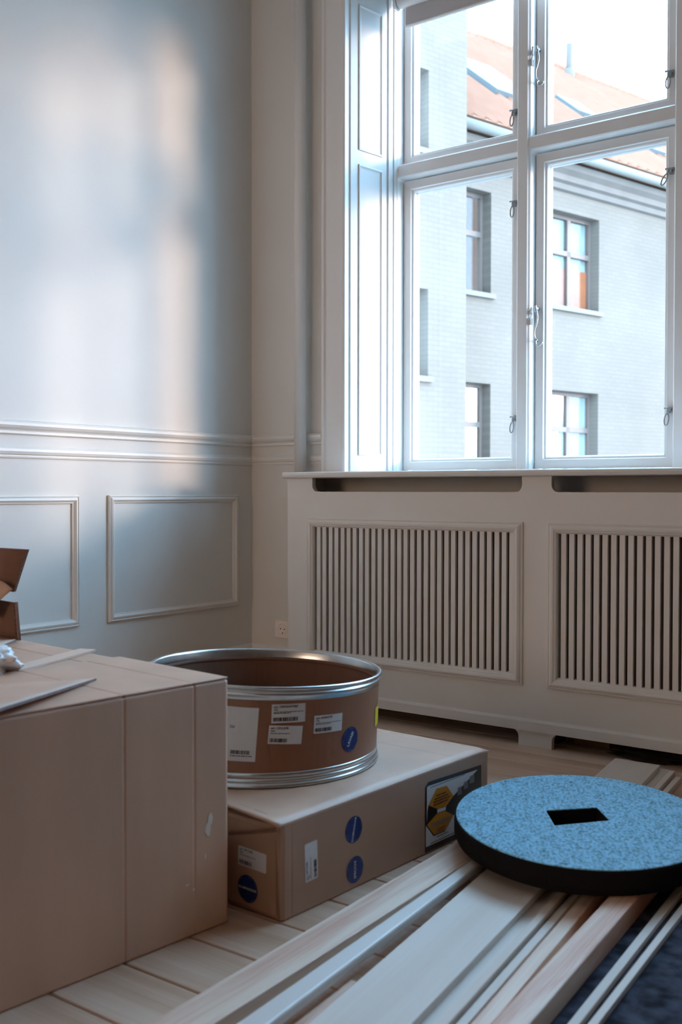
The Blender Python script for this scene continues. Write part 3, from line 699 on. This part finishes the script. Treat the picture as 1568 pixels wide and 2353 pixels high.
def art_label(a, z, w, h, deg, code, seed, bwid, l2, lab):
    pl = drum_place(a, z); vs, fs = rrect2(w, h)
    # finely divided sheet so that it follows the curve
    nx = 12; gv = []; gf = []
    for i in range(nx+1):
        for j in range(2): gv.append((-w/2+w*i/nx, -h/2+h*j))
    for i in range(nx): gf.append((2*i, 2*i+2, 2*i+3, 2*i+1))
    o = flat('paper_label', [(rot2(gv, deg), gf)], pl, M['label'], dr, .0010); o['label'] = lab
    if code: ln = art_lines(w, h, code, seed, bwid, l2)
    else:
        t = textpolys('326', .0075, 'RIGHT', True); t2 = textpolys('CORPORE A', .0046); 
        ln = [([(x+w/2-.049, y+.014) for x, y in t[0]], t[1]), barcode(w/2-.055, w/2-.013, -h/2+.014, -h/2+.0215, seed), words(w/2-.055, w/2-.008, -h/2+.0105, .0018, seed)]
    flat('print', [(rot2(v, deg), f) for v, f in ln], pl, M['ink'], o, .0016)['kind'] = 'stuff'
art_label(-38.8, .3400, .0745, .0385, 1.2, 'CER24GAPTBBF', 21, .72, True, 'white ART. barcode label, upper one')
art_label(-39.8, .2959, .0740, .0375, -2.5, 'CER21078', 33, .50, False, 'white ART. barcode label, lower one')
art_label(-18.7, .3127, .0745, .0375, -.5, 'AZ0R42TBF', 45, .55, True, 'white ART. barcode label beside the blue sticker')
art_label(-63.0, .2975, .1000, .108, -1.0, None, 57, .5, True, 'large white label at the left')
pl = drum_place(-4.7, .2700)
o_ = round_sticker((0, 0), .0268, 'LAVABI', 62, .0105, pl, dr, .0010); o_['label'] = 'round blue LAVABI sticker'
yv = [(-.028+.028*i/4, -.022+.044*j) for i in range(9) for j in range(2)]
flat('yellow_sticker', [(yv, [(2*i, 2*i+2, 2*i+3, 2*i+1) for i in range(8)])], drum_place(27.0, .2950), M['yellow'], dr, .0010)

# ---------------------------------------------------------------- rug and planks
def plank(name, m, xl, xr, ya, yb, z0, z1, slope, label, sr=None, bev=.0015, warp=0.0, part=None, cat='plank'):
    """edges given as world x at y=-2 with slope dx/dy; from ya (near) to yb (far); origin at the near end"""
    sr = slope if sr is None else sr
    X = lambda x, s, y: x+s*(y+2)
    a = math.atan2(1, slope); o0 = Vector((X((xl+xr)/2, slope, ya), ya, z0)); inv = Matrix.Rotation(-a, 4, 'Z')
    n = 14; R = []
    for i in range(n+1):
        y = ya+(yb-ya)*i/n; w = warp*math.sin(i*.9)
        q = [(X(xl, slope, y), y, z0), (X(xr, sr, y), y, z0), (X(xr, sr, y), y, z1+w*.4), (X(xl, slope, y), y, z1+w)]
        R.append([inv @ (Vector(p)-o0) for p in q])
    mb = MB().rings(R, smooth=False)
    o = mb.obj(name, m, bevel=bev, bseg=2); o.location = o0; o.rotation_euler = (0, 0, a)
    return tag(o, label, cat)
G_ = 'loose planks on the floor'
plank('wooden_plank', M['pine'], 1.672, 1.750, -2.62, -.96, 0, .038, -.028, 'pale pine plank with pinkish grain, the one next to the long flat box')
pb_ = plank('painted_batten', M['painted'], 1.779, 1.819, -2.55, -1.22, .024, .043, -.061, 'narrow bluish white painted batten beside the pink-grained plank', sr=-.081, bev=.004)
for x in (.06, 1.25): MB().box(x-.015, x+.015, -.012, .010, -.024, .0).obj('cleat', M['pine2'], pb_)
plank('short_plank', M['pine3'], 1.8235, 1.843, -2.55, -1.83, 0, .018, -.075, 'pinkish short plank ending beside the white batten', sr=-.116, bev=.001)
plank('wooden_board', M['pine2'], 1.853, 1.986, -2.60, -.285, .0155, .030, -.116, 'wide pale board, uppermost of the stacked pair running under the disc', warp=.0006)
plank('wooden_board', M['pine2'], 1.862, 2.008, -2.62, -.262, 0, .0150, -.116, 'pale board beneath the wide pale board, showing a narrow step')
plank('thin_batten', M['pine2'], 2.0125, 2.0285, -2.60, -.300, 0, .024, -.114, 'thin pale batten right beside the stepped edge of the wide boards')
plank('thin_batten', M['pine2'], 2.0315, 2.0475, -2.60, -.325, 0, .0165, -.112, 'thin low batten between the stepped boards and the tan strip')
plank('tan_strip', M['pine'], 2.055, 2.082, -2.60, -.95, 0, .022, -.110, 'tan wooden strip on the left side of the thick beam')
plank('thick_beam', M['pine3'], 2.091, 2.140, -2.60, -.92, .0062, .046, -.070, 'thick knotty pine beam at the edge of the dark rug', bev=.003)
plank('pale_slat', M['pine2'], 2.166, 2.182, -2.60, -.86, .0065, .018, -.066, 'thin pale slat on the dark rug beside the thick beam')
plank('pale_slat', M['pine2'], 2.1895, 2.203, -2.60, -.86, .0065, .018, -.058, 'thin pale slat on the dark rug, second from the thick beam')
# rug with a little waviness
mb = MB(); nx, ny = 26, 34; W = ny+1; V = []
rgx = lambda y: 2.118-.07*(y+2)
for i in range(nx+1):
    for j in range(ny+1):
        y = -2.95+2.2*j/ny; x = rgx(y)+.85*i/nx
        z = .0055+.004*max(0, i/nx-.10)*(1+math.sin(x*21+y*9)*math.sin(y*17-x*6))
        V.append((x, y, z))
N = len(V); fs = []
for i in range(nx):
    for j in range(ny): fs.append((i*W+j, (i+1)*W+j, (i+1)*W+j+1, i*W+j+1))
mb.add(V, fs, True)
mb.add([(v[0], v[1], .0004) for v in V], [f[::-1] for f in fs], True)
for i in range(nx):
    for a in (0, ny): mb.f.append((i*W+a, (i+1)*W+a, N+(i+1)*W+a, N+i*W+a)); mb.sm.append(False)
for j in range(ny):
    for a in (0, nx): mb.f.append((a*W+j, a*W+j+1, N+a*W+j+1, N+a*W+j)); mb.sm.append(False)
ro = mb.obj('felt_rug', M['carpet']); tag(ro, 'dark blue-grey felt rug on the floor beside the thick beam', 'rug')

# ---------------------------------------------------------------- felt disc
ZD = .115
dk = empty('felt_disc', (1.900, -1.107, ZD)); tag(dk, 'round blue felt-topped black foam disc with square hole, lying on the planks', 'disc')
DNn = Vector((.0288, -.0518, 1)).normalized(); dk.rotation_euler = DNn.to_track_quat('Z', 'Y').to_euler()
RD, TH = .271, .056
Md = dk.rotation_euler.to_matrix(); Mi = Md.inverted()
def hit(px, py):
    d = rt*((px-784)/2361.11)+up*((1176.5-py)/2361.11)+fw
    p0 = Vector(dk.location); t = (p0-CAM).dot(DNn)/d.dot(DNn); return Mi @ (CAM+d*t-p0)
SQ = [hit(*q) for q in ((1255, 1862), (1275, 1897), (1402, 1885), (1372, 1855))]
n = 120
def sqp(k):
    t = 4*k/n; i = int(t) % 4; f = t-int(t); return SQ[i].lerp(SQ[(i+1) % 4], f)
sq = [sqp(k) for k in range(n)]
a0 = math.atan2(SQ[0].y, SQ[0].x); a1 = math.atan2(SQ[1].y, SQ[1].x)
cc = sum((math.Vector if False else Vector)((p.x, p.y, 0)) for p in []) if False else (SQ[0]+SQ[1]+SQ[2]+SQ[3])/4
def outer(r, z): 
    P = []
    for k in range(n):
        d = sq[k]-cc; a = math.atan2(d.y, d.x)
        # even spacing: blend by index
        P.append(a)
    # use evenly spaced angles in the same rotational sense
    s = 1 if ((P[5]-P[0]+math.pi) % (2*math.pi)-math.pi) > 0 else -1
    return [Vector((r*math.cos(P[0]+s*2*math.pi*k/n), r*math.sin(P[0]+s*2*math.pi*k/n), z)) for k in range(n)]
def inner(z, g=0): return [Vector((p.x, p.y, z))+(p-cc).normalized()*g for p in sq]
mb = MB().rings([inner(-.0022), outer(RD-.003, -.0022), outer(RD-.0035, -.0008), outer(RD-.005, 0), inner(0)], caps=False, smooth=False, cyc=True)
mb.obj('felt_top', M['felt'], dk)
mb = MB().rings([inner(-.0024, .0006), outer(RD-.0025, -.0024), outer(RD, -.006), outer(RD+.001, -.012), outer(RD+.001, -TH+.018), outer(RD-.004, -TH+.006), outer(RD-.014, -TH), inner(-TH, .0006)], caps=False, smooth=False, cyc=True)
mb.obj('foam_core', M['rubber'], dk)

# ---------------------------------------------------------------- courtyard outside
gd = MB().box(-40, 60, .6, 90, -9.4, -9.0).obj('ground', M['ground']); struct(gd)
EA = math.radians(74); EX, EY = -4.064, 11.749
def far_window(parent, s0, s1, z0, z1, ydeep, cols, split, reflection_sheet=0.0, sky_sheets=None):
    """recess reveal is cut in the wall; ydeep = depth of the frame plane"""
    w = empty('window'); w.parent = parent; y = ydeep
    t = .055
    mb = MB(); mb.box(s0, s0+t, y, y+.06, z0, z1); mb.box(s1-t, s1, y, y+.06, z0, z1); mb.box(s0+t, s1-t, y, y+.06, z1-t, z1); mb.box(s0+t, s1-t, y, y+.06, z0, z0+t)
    zs = z0+(z1-z0)*split; mb.box(s0+t, s1-t, y-.01, y+.06, zs-.04, zs+.04)
    cw = (s1-s0-2*t)/cols
    for k in range(1, cols): mb.box(s0+t+cw*k-.04, s0+t+cw*k+.04, y-.01, y+.06, z0+t, z1-t)
    mb.obj('window_frame', M['ewin'], w)
    for k in range(cols):
        for a, b in ((z0+t, zs-.04), (zs+.04, z1-t)):
            MB().box(s0+t+cw*k+.03, s0+t+cw*(k+1)-.03, y+.02, y+.03, a, b).obj('pane', M['fglass'], w)
    MB().box(s0-.05, s1+.05, -.06, y, z0-.07, z0).obj('window_sill', M['esill'], w)
    if reflection_sheet:  # coloured sheets behind the panes stand in for roof and sky reflections
        MB().box(s0+.60, s1-.03, y+.05, y+.07, z0+.04, z0+(z1-z0)*reflection_sheet).obj('curtain', M['curtain'], w)
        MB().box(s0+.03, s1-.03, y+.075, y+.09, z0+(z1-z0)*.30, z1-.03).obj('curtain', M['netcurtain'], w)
    elif sky_sheets:  # white sheets added in place of sky reflections
        for a, b, c in sky_sheets: MB().box(s0+(s1-s0)*a, s0+(s1-s0)*b, y+.05, y+.07, z0+.04+(z1-z0)*c, z1-.03).obj('curtain', M['netcurtain'], w)
    MB().box(s0, s1, y+.5, y+.55, z0-.1, z1+.1).obj('back_wall', M['room'], w)
    return w
def holed(mb, S0, S1, Z0, Z1, cols, rows, th):
    """wall slab at y 0..th with a grid of openings"""
    x = S0
    for a, b in cols:
        mb.box(x, a, 0, th, Z0, Z1); z = Z0
        for c, d in rows: mb.box(a, b, 0, th, z, c); z = d
        mb.box(a, b, 0, th, z, Z1); x = b
    mb.box(x, S1, 0, th, Z0, Z1)
b1 = tag(empty('courtyard_building', (EX, EY, 0), EA), 'white brick apartment house with red tiled roof across the courtyard', 'building')
cols = [(-3.0, -1.365), (-.47, 1.14), (4.6, 6.2), (9.2, 10.8)]; rows = [(-1.93, -.43), (.90, 2.39), (3.71, 5.20)]
wl_ = MB(); holed(wl_, -3.25, 14, -9, 5.62, cols, rows, .28); wl_.obj('wall', M['brick'], b1)
for i, (a, b) in enumerate(cols[:3]):
    for j, (c, d) in enumerate(rows):
        far_window(b1, a, b, c, d, .17, 3, .60, reflection_sheet=.45 if (i, j) in ((1, 2),) else 0, sky_sheets={(1, 1): [(.03, .97, .0)], (0, 2): [(.62, .80, .62)], (0, 1): [(.62, .86, .0)]}.get((i, j)))
MB().prism([(-3.25, 0, 5.50), (-3.25, -.06, 5.52), (-3.25, -.08, 5.60), (-3.25, -.14, 5.63), (-3.25, -.14, 5.72), (-3.25, -.22, 5.78), (-3.25, -.26, 5.86), (-3.25, .2, 5.86), (-3.25, .2, 5.50)], (17.25, 0, 0)).obj('cornice', M['stone'], b1)
MB().tube([(-3.25, -.38, 5.93), (14, -.38, 5.93)], .075, 10).obj('gutter', M['gutter'], b1)
A = Vector((0, -.40, 6.0)); Bv = Vector((0, 5.0, 10.45)); dd = (Bv-A).normalized(); nn = Vector((0, -dd.z, dd.y)); LR = (Bv-A).length
mb = MB()
rowh = .36
P = []; k = 0; d = 0
while d < LR:
    e = min(d+rowh, LR); P.append((A+dd*d+nn*.035)); P.append((A+dd*e+nn*.0)); d = e
poly = [(-3.25, p.y, p.z) for p in P]+[(-3.25, 9.5, 6.4), (-3.25, 9.5, 6.2), (-3.25, .1, 5.9)]
mb.prism(poly, (17.25, 0, 0)); rf = mb.obj('roof', M['tile'], b1)
# pantile rolls on the roof (many small tiles, joined)
mb = MB(); s = -3.2
while s < 13.9:
    p0 = A+nn*.03; p1 = Bv+nn*.02
    mb.add([(s-.045, p0.y, p0.z), (s, p0.y+nn.y*.055, p0.z+nn.z*.055), (s+.045, p0.y, p0.z), (s-.045, p1.y, p1.z), (s, p1.y+nn.y*.055, p1.z+nn.z*.055), (s+.045, p1.y, p1.z)], [(0, 1, 4, 3), (1, 2, 5, 4), (0, 2, 1)]); s += .25
t_ = mb.obj('pantile_rolls', M['tile'], rf); t_['kind'] = 'stuff'
MB().tube([(-3.25, 5.0, 10.47), (14, 5.0, 10.47)], .11, 8).obj('ridge_tiles', M['tile'], b1)
def on_roof(s, d, h): p = A+dd*d+nn*h; return (s, p.y, p.z)
def skylight(s0, s1, d0, d1):
    w = MB()
    fo = [on_roof(s0, d0, .03), on_roof(s1, d0, .03), on_roof(s1, d1, .03), on_roof(s0, d1, .03)]
    w.prism(fo, nn*.10); o = w.obj('skylight', M['lead'], b1)
    q = .10; w = MB(); w.prism([on_roof(s0+q, d0+q, .131), on_roof(s1-q, d0+q, .131), on_roof(s1-q, d1-q, .131), on_roof(s0+q, d1-q, .131)], nn*.02); w.obj('pane', M['fglass'], o)
skylight(-.25, .95, 1.85, 3.55); skylight(2.35, 3.0, 2.45, 3.15); skylight(3.3, 3.75, 1.35, 1.75)
ch = MB().tube([(5.9, 4.6, 9.9), (5.9, 4.6, 10.86)], .075, 12); o = ch.obj('chimney', M['stone'], b1); MB().tube([(5.9, 4.6, 9.9), (5.9, 4.6, 10.3)], [.16, .10], 12).obj('flashing', M['stone'], o)
# nearer wing on the left
WO = 1.0
wo = Vector((EX, EY, 0))+Vector((math.cos(math.radians(16)), -math.sin(math.radians(16)), 0))*WO
b2 = tag(empty('wing_building', wo, EA), 'plain white brick wing at the left of the window view', 'building')
cols2 = [(-4.6, -3.54)]; rows2 = [(-.60, .51), (2.26, 3.37), (5.12, 6.13)]
wl_ = MB(); holed(wl_, -14, -2.867, -9, 12.0, cols2, rows2, .30);  wl_.obj('wall', M['brick'], b2)
for c, d in rows2: far_window(b2, cols2[0][0], cols2[0][1], c, d, .18, 1, .55)
MB().box(-14, -2.8, -.1, .35, 12.0, 12.15).obj('roof', M['tile'], b2)
